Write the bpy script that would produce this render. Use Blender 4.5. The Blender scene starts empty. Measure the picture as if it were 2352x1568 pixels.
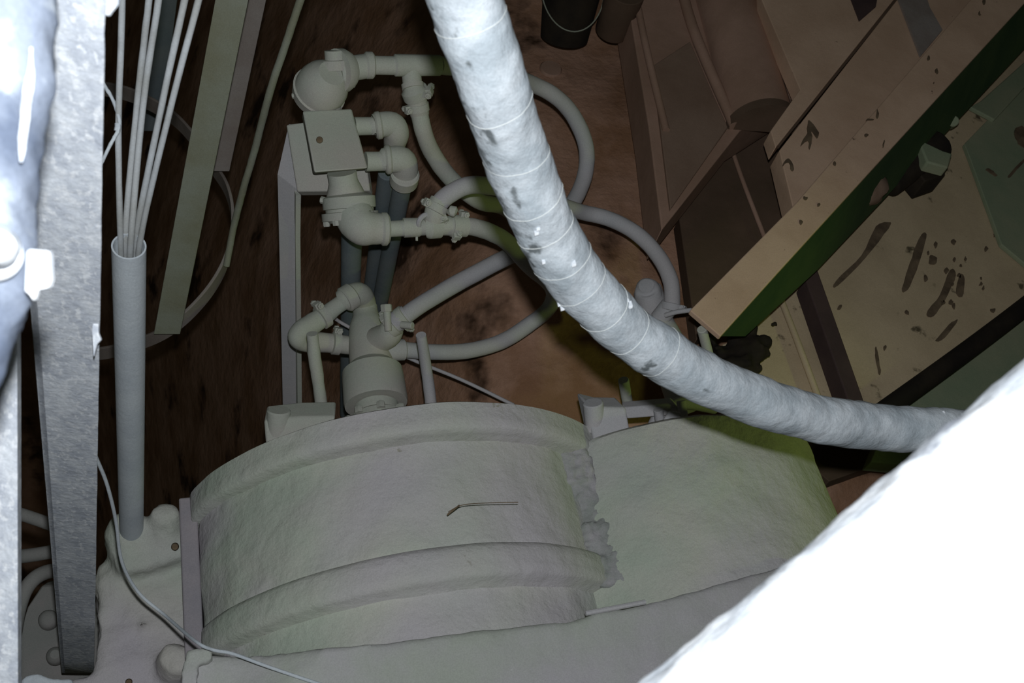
import bpy, math, random
from mathutils import Vector, Matrix, noise
random.seed(7)
S = bpy.context.scene
COL = S.collection

# ------------------------------------------------------------------ camera, world, light
FPX = 2600.0; CX, CY = 1176.0, 784.0
CAMZ = 2.7
_d = Vector((-616, -1716, -2600)).normalized()
_h = Vector((-946, 4279, -2600)); _h = (_h - _h.dot(_d) * _d).normalized()
_u = -_d
_r = _h.cross(_u).normalized()
ROT = Matrix((_r, _h, _u))                       # camera space -> world (X across the drums, Y along their axis, Z up)
CAM = Vector((0, 0, CAMZ))
cd = bpy.data.cameras.new('camera'); cam = bpy.data.objects.new('camera', cd); COL.objects.link(cam)
cam.matrix_world = Matrix.Translation(CAM) @ ROT.to_4x4()
cd.sensor_width = 36; cd.lens = 36 * FPX / 2352; cd.clip_start = 0.02; cd.clip_end = 60
cd.dof.use_dof = True; cd.dof.focus_distance = 1.75; cd.dof.aperture_fstop = 15
S.camera = cam
def RD(v): return ROT @ Vector(v)

w = bpy.data.worlds.new('world'); S.world = w; w.use_nodes = True
w.node_tree.nodes['Background'].inputs[0].default_value = (0.75, 0.80, 0.55, 1)
w.node_tree.nodes['Background'].inputs[1].default_value = 0.013

def lamp(name, kind, loc, energy, color, size, target=None):
    l = bpy.data.lights.new(name, kind); l.energy = energy; l.color = color
    if kind == 'AREA': l.size = size
    else: l.shadow_soft_size = size
    o = bpy.data.objects.new(name, l); COL.objects.link(o); o.location = loc
    if target is not None:
        o.rotation_euler = (Vector(target) - Vector(loc)).to_track_quat('-Z', 'Y').to_euler()
    return o
# the camera's own flash, just above the lens
lamp('camera_flash', 'POINT', CAM + RD((0.006, 0.058, 0.0)), 42, (0.93, 0.97, 1.0), 0.010)
# a weak yellow green hand lamp hung at the right side of the pit, shining on the barrel and hoses
wl = lamp('work_lamp', 'SPOT', CAM + RD((1.5, -0.25, -1.35)), 6.5, (0.74, 1.0, 0.2), 0.05, CAM + RD((0.42, -0.06, -1.9)))
wl.data.spot_size = math.radians(52); wl.data.spot_blend = 1.0

S.view_settings.view_transform = 'Standard'; S.view_settings.look = 'None'
S.view_settings.gamma = 1; S.view_settings.exposure = 0.0
S.view_settings.use_curve_mapping = False

# ------------------------------------------------------------------ placing helpers
def ray(px, py): return ROT @ Vector(((px - CX) / FPX, (CY - py) / FPX, -1.0))
def D(px, py, d): return CAM + ray(px, py) * d
def Z(px, py, z):
    r = ray(px, py); return CAM + r * ((z - CAMZ) / r.z)
UP = Vector((0, 0, 1)); AX = Vector((0, 1, 0)); RT = Vector((1, 0, 0))

def fbm(p, s, o=3):
    v = 0; a = 1.0; q = Vector(p) * s
    for i in range(o):
        v += a * noise.noise(q); q = q * 2.1 + Vector((7.3, 1.9, 4.1)); a *= 0.5
    return v

class MB:
    def __init__(s): s.v = []; s.f = []
    def add(s, v, f):
        n = len(s.v); s.v += [Vector(a) for a in v]; s.f += [tuple(i + n for i in q) for q in f]; return s
    def tube(s, path, seg=24, caps=True, rough=0, rs=30, squash=None):
        pts = [p for p, r in path]; n = len(pts)
        T = []
        for i in range(n):
            t = pts[min(i + 1, n - 1)] - pts[max(i - 1, 0)]
            T.append(t.normalized() if t.length > 1e-9 else (T[-1] if T else UP))
        a = T[0].orthogonal().normalized(); V = []; F = []
        for i in range(n):
            a = (a - a.dot(T[i]) * T[i])
            a = a.normalized() if a.length > 1e-6 else T[i].orthogonal().normalized()
            b = T[i].cross(a)
            for k in range(seg):
                th = 2 * math.pi * k / seg; dr = a * math.cos(th) + b * math.sin(th)
                r = path[i][1]
                p = pts[i] + dr * r
                if rough: p = p + dr * (rough * fbm(p, rs))
                V.append(p)
        for i in range(n - 1):
            for k in range(seg):
                k2 = (k + 1) % seg
                F.append((i * seg + k, i * seg + k2, (i + 1) * seg + k2, (i + 1) * seg + k))
        if caps:
            F.append(tuple(reversed(range(seg)))); F.append(tuple((n - 1) * seg + k for k in range(seg)))
        return s.add(V, F)
    def pipe(s, pts, r, n=10, seg=24, rough=0, rs=30, caps=True):
        return s.tube(smooth([(p, r) for p in pts], n), seg, caps, rough, rs)
    def lathe(s, p0, p1, prof, seg=32):
        """prof: (fraction along p0-p1, radius)"""
        ax = p1 - p0; t = ax.normalized(); a = t.orthogonal().normalized(); b = t.cross(a); V = []; F = []
        for (f, r) in prof:
            for k in range(seg):
                th = 2 * math.pi * k / seg
                V.append(p0 + ax * f + (a * math.cos(th) + b * math.sin(th)) * max(r, 1e-5))
        n = len(prof)
        for i in range(n - 1):
            for k in range(seg):
                k2 = (k + 1) % seg
                F.append((i * seg + k, i * seg + k2, (i + 1) * seg + k2, (i + 1) * seg + k))
        F.append(tuple(reversed(range(seg)))); F.append(tuple((n - 1) * seg + k for k in range(seg)))
        return s.add(V, F)
    def cyl(s, p0, p1, r, r1=None, seg=28, e=0.12):
        r1 = r if r1 is None else r1
        L = (p1 - p0).length; q = min(0.3, e * r / L)
        return s.lathe(p0, p1, [(0, r * (1 - e)), (q, r), (1 - q, r1), (1, r1 * (1 - e))], seg)
    def hexb(s, p, d, r, h):
        d = d.normalized(); return s.lathe(p, p + d * h, [(0, r), (0.85, r), (1, r * .85)], 6)
    def prism(s, top, off):
        n = len(top); V = list(top) + [p + off for p in top]
        F = [tuple(range(n)), tuple(reversed(range(n, 2 * n)))]
        for i in range(n):
            j = (i + 1) % n; F.append((j, i, i + n, j + n))
        return s.add(V, F)
    def box(s, c, x, y, z):
        V = [c + x * a + y * b + z * e for a in (-1, 1) for b in (-1, 1) for e in (-1, 1)]
        return s.add(V, [(0, 1, 3, 2), (4, 6, 7, 5), (0, 4, 5, 1), (2, 3, 7, 6), (0, 2, 6, 4), (1, 5, 7, 3)])
    def ribbon(s, pts, wv, th):
        """flat bar along pts; wv = half width vector (or list); th = thickness"""
        n = len(pts); V = []; F = []
        for i, p in enumerate(pts):
            t = (pts[min(i + 1, n - 1)] - pts[max(i - 1, 0)]).normalized()
            q = wv[i] if isinstance(wv, list) else wv
            nn = t.cross(q).normalized() * (th / 2)
            V += [p - q - nn, p + q - nn, p + q + nn, p - q + nn]
        for i in range(n - 1):
            for k in range(4):
                k2 = (k + 1) % 4
                F.append((i * 4 + k, i * 4 + k2, i * 4 + 4 + k2, i * 4 + 4 + k))
        F.append((3, 2, 1, 0)); F.append(tuple((n - 1) * 4 + k for k in range(4)))
        return s.add(V, F)
    def torus(s, c, ax, R, r, seg=40, s2=8):
        a = ax.normalized().orthogonal().normalized(); b = ax.normalized().cross(a); V = []; F = []
        for i in range(seg):
            th = 2 * math.pi * i / seg; dr = a * math.cos(th) + b * math.sin(th)
            for k in range(s2):
                ph = 2 * math.pi * k / s2
                V.append(c + dr * (R + r * math.cos(ph)) + ax.normalized() * (r * math.sin(ph)))
        for i in range(seg):
            for k in range(s2):
                i2 = (i + 1) % seg; k2 = (k + 1) % s2
                F.append((i * s2 + k, i2 * s2 + k, i2 * s2 + k2, i * s2 + k2))
        return s.add(V, F)
    def grid(s, fn, nx, ny):
        V = [fn(i / nx, j / ny) for j in range(ny + 1) for i in range(nx + 1)]
        F = [(j * (nx + 1) + i, j * (nx + 1) + i + 1, (j + 1) * (nx + 1) + i + 1, (j + 1) * (nx + 1) + i) for j in range(ny) for i in range(nx)]
        return s.add(V, F)

def smooth(path, n=8):
    out = []; L = len(path)
    for i in range(L - 1):
        P = [path[max(i - 1, 0)], path[i], path[i + 1], path[min(i + 2, L - 1)]]
        for k in range(n):
            t = k / n; t2 = t * t; t3 = t2 * t
            c = (-.5 * t3 + t2 - .5 * t, 1.5 * t3 - 2.5 * t2 + 1, -1.5 * t3 + 2 * t2 + .5 * t, .5 * t3 - .5 * t2)
            p = Vector((0, 0, 0)); r = 0
            for a, q in zip(c, P): p += q[0] * a; r += q[1] * a
            out.append((p, r))
    out.append(path[-1]); return out
def sm(pts, n=8): return [p for p, r in smooth([(p, 0) for p in pts], n)]
def PD(lst): return [D(*a) for a in lst]

def thing(name, label, cat, loc, group=None):
    o = bpy.data.objects.new(name, None); COL.objects.link(o); o.location = loc; o.empty_display_size = .03
    o['label'] = label; o['category'] = cat
    if group: o['group'] = group
    bpy.context.view_layer.update()
    return o
def obj(name, mb, mat, parent=None, bevel=0, angle=40, remesh=0, disp=0, dscale=.05, smoothit=0, label=None, dlev=0):
    me = bpy.data.meshes.new(name)
    # world location of parent chain (no rotations are used on parents)
    base = Vector((0, 0, 0)); q = parent
    while q is not None: base += q.location; q = q.parent
    if parent is None:
        zs = min(v.z for v in mb.v); c = sum(mb.v, Vector()) / len(mb.v); org = Vector((c.x, c.y, zs))
    else:
        org = sum(mb.v, Vector()) / len(mb.v)
    me.from_pydata([v - org for v in mb.v], [], mb.f); me.update()
    import bmesh
    bm = bmesh.new(); bm.from_mesh(me); bmesh.ops.recalc_face_normals(bm, faces=bm.faces); bm.to_mesh(me); bm.free()
    me.shade_smooth(); me.set_sharp_from_angle(angle=math.radians(angle))
    me.materials.append(mat)
    o = bpy.data.objects.new(name, me); COL.objects.link(o); o.parent = parent; o.location = org - base
    if bevel:
        m = o.modifiers.new('bevel', 'BEVEL'); m.width = bevel; m.segments = 3; m.limit_method = 'ANGLE'; m.angle_limit = math.radians(35)
    if remesh:
        m = o.modifiers.new('remesh', 'REMESH'); m.mode = 'VOXEL'; m.voxel_size = remesh; m.use_smooth_shade = True
    if smoothit:
        m = o.modifiers.new('smooth', 'SMOOTH'); m.iterations = smoothit; m.factor = .5
    if dlev:
        m = o.modifiers.new('sub', 'SUBSURF'); m.subdivision_type = 'SIMPLE'; m.levels = dlev; m.render_levels = dlev
    if disp:
        t = bpy.data.textures.new(name + '_tex', 'CLOUDS'); t.noise_scale = dscale; t.noise_depth = 3
        m = o.modifiers.new('disp', 'DISPLACE'); m.texture = t; m.strength = disp; m.mid_level = .5
    if label: o['label'] = label
    return o
def tag(o, label, cat, group=None):
    o['label'] = label; o['category'] = cat
    if group: o['group'] = group
    return o
def struct(o): o['kind'] = 'structure'; return o

# ------------------------------------------------------------------ materials
def mat(name, c1, c2, scale=6, detail=6, bump=.3, bscale=90, bdist=.002, rough=.9, spots=None, spotscale=20, spotlo=.62, spothi=.7, third=None, streak=None):
    m = bpy.data.materials.new(name); m.use_nodes = True; nt = m.node_tree; N = nt.nodes; L = nt.links
    b = N['Principled BSDF']; b.inputs['Roughness'].default_value = rough
    b.inputs['Specular IOR Level'].default_value = .25
    tc = N.new('ShaderNodeTexCoord'); src = tc.outputs['Object']
    if streak:
        mp = N.new('ShaderNodeMapping'); mp.inputs['Scale'].default_value = streak; L.new(src, mp.inputs['Vector']); src2 = mp.outputs['Vector']
    else: src2 = src
    def nz(s, d, vec=None, w=0):
        n = N.new('ShaderNodeTexNoise'); n.inputs['Scale'].default_value = s; n.inputs['Detail'].default_value = d
        n.inputs['Roughness'].default_value = .6; L.new(vec or src, n.inputs['Vector']); return n
    def ramp(x, lo, hi, a, bb):
        r = N.new('ShaderNodeValToRGB'); r.color_ramp.elements[0].position = lo; r.color_ramp.elements[1].position = hi
        r.color_ramp.elements[0].color = a; r.color_ramp.elements[1].color = bb; L.new(x, r.inputs['Fac']); return r
    n1 = nz(scale, detail, src2)
    col = ramp(n1.outputs['Fac'], .38, .62, (*c1, 1), (*c2, 1)).outputs['Color']
    if third:
        n3 = nz(scale * .45, 3); n3.inputs['Distortion'].default_value = .6
        r3 = ramp(n3.outputs['Fac'], .43, .56, (0, 0, 0, 1), (1, 1, 1, 1))
        mx = N.new('ShaderNodeMixRGB'); L.new(r3.outputs['Color'], mx.inputs['Fac']); L.new(col, mx.inputs['Color1'])
        mx.inputs['Color2'].default_value = (*third, 1); col = mx.outputs['Color']
    if spots:
        ns = nz(spotscale, 5, src2); rs = ramp(ns.outputs['Fac'], spotlo, spothi, (0, 0, 0, 1), (1, 1, 1, 1))
        mx = N.new('ShaderNodeMixRGB'); L.new(rs.outputs['Color'], mx.inputs['Fac']); L.new(col, mx.inputs['Color1'])
        mx.inputs['Color2'].default_value = (*spots, 1); col = mx.outputs['Color']
    # fine dust grain
    ng = nz(520, 2); rg = ramp(ng.outputs['Fac'], .3, .7, (.86, .86, .86, 1), (1, 1, 1, 1))
    mg = N.new('ShaderNodeMixRGB'); mg.blend_type = 'MULTIPLY'; mg.inputs['Fac'].default_value = 1
    L.new(col, mg.inputs['Color1']); L.new(rg.outputs['Color'], mg.inputs['Color2']); col = mg.outputs['Color']
    L.new(col, b.inputs['Base Color'])
    if bump:
        nb = nz(bscale, 5); bp = N.new('ShaderNodeBump'); bp.inputs['Strength'].default_value = bump; bp.inputs['Distance'].default_value = bdist
        L.new(nb.outputs['Fac'], bp.inputs['Height']); L.new(bp.outputs['Normal'], b.inputs['Normal'])
    return m

def bare_patch(m):
    """dark rubber showing where the caked dust has dropped off (mask stored on the mesh)"""
    nt = m.node_tree; N = nt.nodes; L = nt.links; b = N['Principled BSDF']
    old = b.inputs['Base Color'].links[0].from_socket
    at = N.new('ShaderNodeAttribute'); at.attribute_name = 'bare'
    tc = N.new('ShaderNodeTexCoord'); n = N.new('ShaderNodeTexNoise'); n.inputs['Scale'].default_value = 34; n.inputs['Detail'].default_value = 6
    L.new(tc.outputs['Object'], n.inputs['Vector'])
    r = N.new('ShaderNodeValToRGB'); r.color_ramp.elements[0].position = .575; r.color_ramp.elements[1].position = .63; L.new(n.outputs['Fac'], r.inputs['Fac'])
    mu = N.new('ShaderNodeMath'); mu.operation = 'MULTIPLY'; L.new(at.outputs['Fac'], mu.inputs[0]); L.new(r.outputs['Color'], mu.inputs[1])
    mx = N.new('ShaderNodeMixRGB'); L.new(mu.outputs[0], mx.inputs['Fac']); L.new(old, mx.inputs['Color1']); mx.inputs['Color2'].default_value = (.17, .19, .20, 1)
    L.new(mx.outputs['Color'], b.inputs['Base Color'])
DUST = mat('pale_dust', (.56, .60, .52), (.60, .57, .52), 5, 5, .35, 60)
DUSTV = mat('violet_dust', (.54, .54, .56), (.60, .57, .58), 6, 5, .3, 70)
DUSTD = mat('casting_dust', (.50, .56, .47), (.62, .60, .54), 3.2, 5, .8, 34, .006, spots=(.40, .38, .33), spotscale=26, spotlo=.70, spothi=.74, third=(.58, .545, .58))
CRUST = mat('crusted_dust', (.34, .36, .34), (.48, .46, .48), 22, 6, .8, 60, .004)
SIDEM = mat('shaded_plate_dust', (.34, .32, .35), (.42, .38, .40), 9, 6, .5, 70)  # dust tone darkened to paint the shading of the sideways face
DECKM = mat('deck_dust', (.47, .50, .44), (.52, .50, .52), 5, 6, .6, 60, .003, spots=(.66, .67, .66), spotscale=45, spotlo=.68, spothi=.74)
STEEL = mat('galvanised_dust', (.56, .60, .68), (.78, .82, .88), 60, 8, .6, 120, .002, spots=(.88, .91, .96), spotscale=190, spotlo=.53, spothi=.62, streak=(1, .9, .55))
PIPEM = mat('conduit_dust', (.56, .61, .66), (.66, .71, .75), 14, 7, .4, 150, .0012, spots=(.85, .9, .92), spotscale=120, spotlo=.68, spothi=.73)
RODM = mat('rod_dust', (.42, .43, .42), (.56, .59, .62), 12, 6, .3, 150, .001)
OLIVE = mat('olive_dust', (.30, .30, .21), (.36, .38, .31), 8, 6, .3, 90)
STRAP2 = mat('strap_dust', (.30, .25, .22), (.37, .33, .30), 8, 6, .3, 90)
HOSEM = mat('lagging_white', (.50, .56, .61), (.72, .77, .82), 26, 8, .8, 60, .003)
bare_patch(HOSEM)
WIREM = mat('binding_wire', (.75, .78, .76), (.85, .87, .85), 20, 3, 0)
WHITE = mat('caked_white_dust', (.72, .77, .84), (.90, .92, .95), 26, 8, .7, 50, .003, spots=(.19, .21, .27), spotscale=15, spotlo=.61, spothi=.72)
BLUEW = mat('near_white_dust', (.09, .11, .155), (.22, .25, .31), 24, 7, .5, 60, .003, spots=(.36, .39, .42), spotscale=32, spotlo=.57, spothi=.66, streak=(1, 1, .35))
RUBBER = mat('hose_dust', (.34, .35, .33), (.40, .38, .37), 9, 5, .2, 100)
FLOORM = mat('rust_mud', (.34, .18, .10), (.55, .325, .225), 5.5, 9, .8, 22, .01, spots=(.06, .03, .016), spotscale=3.6, spotlo=.56, spothi=.66)
BROWN = mat('brown_plate', (.38, .24, .17), (.50, .32, .24), 5, 7, .3, 60)
BROWNM = mat('mid_brown_plate', (.26, .17, .12), (.32, .22, .16), 5, 7, .3, 60)
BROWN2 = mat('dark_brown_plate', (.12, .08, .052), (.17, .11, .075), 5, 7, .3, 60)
TAN = mat('tan_plate', (.66, .45, .31), (.78, .55, .39), 6, 8, .3, 60, spots=(.24, .16, .11), spotscale=44, spotlo=.69, spothi=.74)
TANO = mat('olive_tan_plate', (.60, .47, .30), (.72, .57, .37), 5, 8, .3, 60, spots=(.15, .12, .07), spotscale=22, spotlo=.64, spothi=.72)
GREEND = mat('web_shade_green', (.05, .10, .04), (.08, .135, .05), 6, 6, .3, 60)  # girder web: grazing flash and greenish ambient put into the colour
GREENP = mat('green_grey_plate', (.28, .34, .22), (.36, .38, .25), 5, 6, .3, 60)
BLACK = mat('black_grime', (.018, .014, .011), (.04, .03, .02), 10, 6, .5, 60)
PURPLE = mat('dark_strut_paint', (.07, .045, .045), (.10, .065, .06), 8, 5, .3, 60)
STAIN = mat('dark_stain', (.12, .085, .055), (.24, .175, .11), 20, 6, .3, 60)
YEL = mat('yellow_paint', (.45, .33, .04), (.55, .42, .06), 8, 3, .2, 60)
SLATE = mat('blue_grey_pipe_paint', (.17, .21, .23), (.23, .26, .27), 9, 5, .3, 80)

# ------------------------------------------------------------------ ground
def zfloor(px, py):
    t = min(1, max(0, (px - 200) / 1060)); t = 1 - (1 - t) ** 2.2
    z = -2.1 + t * 2.97
    z -= max(0, (py - 650)) / 900 * 1.9 * max(.12, 1 - 1.15 * t)
    return z
def ffn(a, b):
    px = -900 + a * 4200; py = -500 + b * 2700
    p = Z(px, py, zfloor(px, py))
    return p + UP * (.03 * fbm(p, 3, 4))
o = obj('floor', MB().grid(ffn, 130, 90), FLOORM); struct(o)

def closed(pts, n=4):
    out = []; L = len(pts)
    for i in range(L):
        P = [pts[(i + q) % L] for q in (-1, 0, 1, 2)]
        for k in range(n):
            t = k / n; t2 = t * t; t3 = t2 * t
            c = (-.5 * t3 + t2 - .5 * t, 1.5 * t3 - 2.5 * t2 + 1, -1.5 * t3 + 2 * t2 + .5 * t, .5 * t3 - .5 * t2)
            x = sum(a * q[0] for a, q in zip(c, P)); y = sum(a * q[1] for a, q in zip(c, P))
            out.append((x + 2.2 * noise.noise(Vector((x * .11, y * .11, 3))), y + 2.2 * noise.noise(Vector((x * .11, y * .11, 9)))))
    return out
# ------------------------------------------------------------------ right hand steelwork
def slab(pts, z, th): return MB().prism([Z(x, y, z) for x, y in pts], UP * -th)
def plate(name, pts, z, th, m, label, cat, bevel=.002, parent=None):
    o = obj(name, slab(pts, z, th), m, parent, bevel=bevel)
    if parent is None: tag(o, label, cat)
    return o
# brown deck on the upper left of the steelwork
t = thing('brown_deck', 'dark brown folded steel deck with a half round duct, above the looping hose', 'deck', Z(1600, 300, .9))
obj('deck_plate', slab([(1415, -150), (1452, 60), (1490, 290), (1520, 528), (1700, 300), (1840, 212), (1835, -150)], 1.07, .10), BROWN, t, bevel=.003)
obj('seam', MB().pipe([Z(1440, -120, 1.08), Z(1480, 90, 1.08), Z(1530, 300, 1.08)], .008, 6), BROWN, t)
obj('seam', MB().pipe([Z(1545, -120, 1.08), Z(1590, 60, 1.08), Z(1688, 290, 1.08)], .012, 6), BROWN, t)
a0 = Z(1640, -140, 1.10); a1 = Z(1758, 262, 1.10)
hd = MB()
side = (a1 - a0).normalized().cross(UP).normalized()
V = []; n = 24
for p in (a0, a1):
    for k in range(n + 1):
        th = math.pi * k / n; V.append(p + side * (.073 * math.cos(th)) + UP * (.073 * math.sin(th) - .03))
F = [(k, k + 1, n + 2 + k, n + 1 + k) for k in range(n)] + [tuple(range(n + 1)), tuple(reversed(range(n + 1, 2 * n + 2))), (0, n + 1, 2 * n + 1, n)]
hd.add(V, F)
obj('half_round_duct', hd, BROWN, t)
V = [a1 + (a1 - a0).normalized() * .002 + side * (.079 * math.cos(math.pi * k / n)) + UP * (.079 * math.sin(math.pi * k / n) - .03) for k in range(n + 1)]
obj('duct_end', MB().prism(V, (a1 - a0).normalized() * .02), BROWN2, t, label='dark end plate of the half round duct')
obj('deck_shade', slab([(1500, 150), (1585, 95), (1672, 292), (1540, 480)], 1.078, .01), BROWNM, t, bevel=.002)  # slightly darker brown patch painting the shadowed area of the deck
# low zone between the deck and the girder
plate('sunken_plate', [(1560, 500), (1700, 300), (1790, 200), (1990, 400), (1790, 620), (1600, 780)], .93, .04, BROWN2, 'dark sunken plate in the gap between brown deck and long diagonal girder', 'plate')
tag(obj('thin_conduit', MB().pipe([Z(1680, 340, .95), Z(1708, 420, .95), Z(1762, 560, .95)], .005, 6), BROWN), 'thin brown rod lying in the dark gap beside the girder', 'rod')
# tan plates
t = thing('tan_deck', 'tan flat steel plate with scratches running beside the long girder at upper right', 'plate', Z(1950, 200, 1.1))
obj('plate', slab([(1790, 345), (1825, 490), (2130, 140), (2300, -60), (2420, -200), (2220, -200), (2060, 0)], 1.16, .05), TAN, t, bevel=.002)
obj('plate', slab([(1770, 300), (1782, 338), (2052, 0), (2200, -190), (1760, -190), (1750, 0), (1838, 205)], 1.165, .04), TAN, t, bevel=.002)
obj('groove_rail', MB().ribbon([Z(1784, 338, 1.155), Z(2058, -2, 1.155), Z(2200, -180, 1.155)], Vector((.006, 0, 0)), .008), BROWN2, t)
obj('patch', slab([(1948, -20), (2018, -20), (2012, 15), (1974, 48)], 1.168, .006), PURPLE, t, label='dark rectangle on the tan plate')
obj('patch', slab([(2058, -20), (2125, -20), (2135, 15), (2165, 68), (2115, 128)], 1.168, .006), STRAP2, t, label='grey strip across the tan plate')
for (x, y, pts) in [(1860, 310, [(1857, 275), (1868, 285), (1881, 305), (1876, 318), (1864, 300), (1866, 322), (1859, 343), (1856, 322), (1838, 336), (1846, 318), (1854, 305)]),
                    (1815, 375, [(1797, 378), (1808, 364), (1819, 372), (1824, 390), (1818, 392), (1812, 372), (1800, 380)])]:
    obj('scratch', slab(closed(pts, 3), 1.1615, .002), STAIN, t)
# the girder
g = thing('diagonal_girder', 'long tan steel girder crossing the upper right corner diagonally, scuffed flange', 'girder', Z(1950, 350, 1.0))
L0 = [(1585, 712), (1828, 466), (2112, 136), (2232, -4), (2420, -230)]
R0 = [(1655, 772), (1790, 622), (2004, 388), (2352, 8), (2580, -230)]
top = MB().prism([Z(x, y, 1.24) for x, y in L0] + [Z(x, y, 1.24) for x, y in reversed(R0)], UP * -.012)
obj('top_flange', top, TAN, g, bevel=.002)
W0 = [(1712, 772), (1875, 622), (2092, 392), (2420, 40), (2660, -200)]
web = MB()
V = [Z(x, y, 1.232) for x, y in R0] + [Z(x, y, 1.08) for x, y in W0]
V2 = [v + Vector((-.01, .01, -.01)) for v in V]
nn = len(R0)
F = [(i, i + 1, nn + i + 1, nn + i) for i in range(nn - 1)]
m2 = 2 * nn
F += [tuple(m2 + q for q in reversed(f)) for f in F]
F += [(0, nn, m2 + nn, m2), (nn - 1, m2 + nn - 1, m2 + 2 * nn - 1, 2 * nn - 1)] + [(i, m2 + i, m2 + i + 1, i + 1) for i in range(nn - 1)] + [(nn + i, nn + i + 1, m2 + nn + i + 1, m2 + nn + i) for i in range(nn - 1)]
web.add(V + V2, F)
obj('web', web, GREEND, g, label='side of the girder with its shade coloured in dark green')
ed = MB().ribbon([Z(x, y, 1.245) for x, y in [(1700, 610), (1848, 452), (2120, 140), (2235, 8)]], Vector((.0022, 0, 0)), .003)
for i, (x, y, sx, sy) in enumerate([(1850, 455, 14, 10), (1840, 510, 10, 14), (1880, 470, 7, 9), (2000, 275, 22, 5), (2015, 262, 8, 20), (2133, 133, 7, 12), (2152, 163, 8, 14), (2145, 190, 5, 5), (2260, 5, 9, 16), (1918, 375, 8, 10), (2030, 330, 5, 16), (1990, 310, 10, 8), (2250, 30, 5, 9)]):
    sx *= .5; sy *= .55
    pts = [(x + sx * math.cos(a) * random.uniform(.6, 1.1), y + sy * math.sin(a) * random.uniform(.6, 1.1)) for a in [k * math.tau / 9 for k in range(9)]]
    obj('dirt_mark', slab(closed(pts), 1.2415, .003), STAIN, g)
# lower right plates
t = thing('olive_deck', 'broad olive tan plate with dark smears below the diagonal girder', 'plate', Z(2150, 600, .9))
obj('plate', slab([(1868, 610), (1990, 940), (2070, 918), (2352, 690), (2700, 400), (2700, -300), (2500, -150), (2100, 360)], .97, .04), TANO, t, bevel=.002)
obj('rib_plate', slab([(2215, 330), (2225, 355), (2300, 560), (2420, 660), (2700, 420), (2700, -50), (2420, 120)], .985, .012), GREENP, t, bevel=.002, label='green grey plate at the right edge')
obj('ridge', slab([(2228, 245), (2252, 232), (2400, 100), (2400, 150), (2285, 275)], .995, .012), GREENP, t, bevel=.003)
for pts in [[(2120, 535), (2128, 545), (2105, 620), (2085, 665), (2072, 662), (2095, 590), (2108, 555)], [(2182, 620), (2196, 632), (2170, 690), (2145, 725), (2128, 720), (2160, 675)],
            [(2138, 585), (2152, 592), (2148, 606), (2134, 604)], [(2012, 520), (2045, 510), (2040, 525), (1990, 590), (1925, 655), (1920, 645), (1980, 585)],
            [(2205, 630), (2216, 640), (2210, 680), (2196, 672)], [(2180, 745), (2200, 735), (2170, 775), (2150, 782)], [(1926, 702), (1934, 700), (1932, 708), (1924, 712)], [(2010, 805), (2014, 800), (2022, 850), (2018, 856)],
            [(2330, 300), (2352, 290), (2360, 335), (2340, 330)], [(2265, 390), (2272, 386), (2290, 400), (2285, 404)], [(2316, 402), (2322, 404), (2352, 372), (2350, 366)]]:
    obj('smear', slab(closed(pts), .9872 if pts[0][0] > 2255 else .9722, .0015), STAIN, t)
for i in range(22):
    x = random.gauss(2190, 55); y = random.gauss(650, 65)
    if y > 900 - (x - 2050) * .75 or x > 2290: continue
    s = random.uniform(2, 6)
    pts = [(x + s * math.cos(a) * random.uniform(.5, 1.2), y + s * 1.4 * math.sin(a) * random.uniform(.5, 1.2)) for a in [k * math.tau / 7 for k in range(7)]]
    obj('smear', slab(closed(pts), .9722, .0015), STAIN, t)
plate('side_plate', [(1660, 790), (1712, 772), (1875, 615), (1990, 935), (1960, 1000), (1700, 960)], .94, .03, TANO, 'narrow brown plate between dark strut and hose, below end of girder', 'plate')
tag(obj('dark_strut', MB().prism([Z(x, y, 1.0) for x, y in [(1850, 640), (1878, 618), (1992, 940), (1955, 940)]], UP * -.05), PURPLE, bevel=.003), 'dark purplish steel strut running down from girder to white hose', 'strut')
tag(obj('thin_pipe', MB().pipe([Z(1795, 690, .96), Z(1830, 780, .96), Z(1884, 925, .96)], .0065, 6), TANO), 'thin tan pipe on the narrow plate beside the dark strut', 'pipe')
tag(obj('dark_pipe', MB().pipe([Z(2020, 950, 1.0), Z(2200, 820, 1.0), Z(2352, 705, 1.0), Z(2560, 540, 1.0)], .019, 6), BLACK), 'black pipe running diagonally above the lower right white duct', 'pipe')
plate('grimy_plate', [(2040, 960), (2370, 720), (2500, 700), (2450, 1100), (2000, 1060)], .90, .04, GREENP, 'grimy green plate right of the black pipe, behind the white duct', 'plate')
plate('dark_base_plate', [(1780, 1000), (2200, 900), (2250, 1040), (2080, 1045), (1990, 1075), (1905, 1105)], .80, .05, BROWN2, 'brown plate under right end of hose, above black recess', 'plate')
plate('black_recess', [(1700, 950), (2300, 1000), (2300, 1400), (1700, 1400)], .55, .03, BLACK, 'flat black plate in the recess between right barrel and white duct', 'plate')  # near-black sheet set low beside the side barrel
tag(obj('yellow_stick', MB().pipe([Z(1952, 1110, .556), Z(1990, 1115, .556), Z(2040, 1121, .556)], .0035, 4, 10), YEL), 'thin yellow stick in black recess beside white duct', 'stick')
for i in range(1):
    c = MB()
    for k in range(60):
        p = Z(1700 + random.gauss(0, 35), 800 + random.gauss(0, 28), .98 + random.uniform(0, .03))
        s = random.uniform(.006, .018)
        c.box(p, Vector((s, 0, .3 * s)), Vector((0, s * .7, 0)), Vector((-.2 * s, 0, s * .6)))
    o = obj('grime_heap', c, BLACK, remesh=.006, smoothit=3, disp=.012, dscale=.02); tag(o, 'dark heap of grime at lower end of the diagonal girder', 'grime'); o['kind'] = 'stuff'
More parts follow.
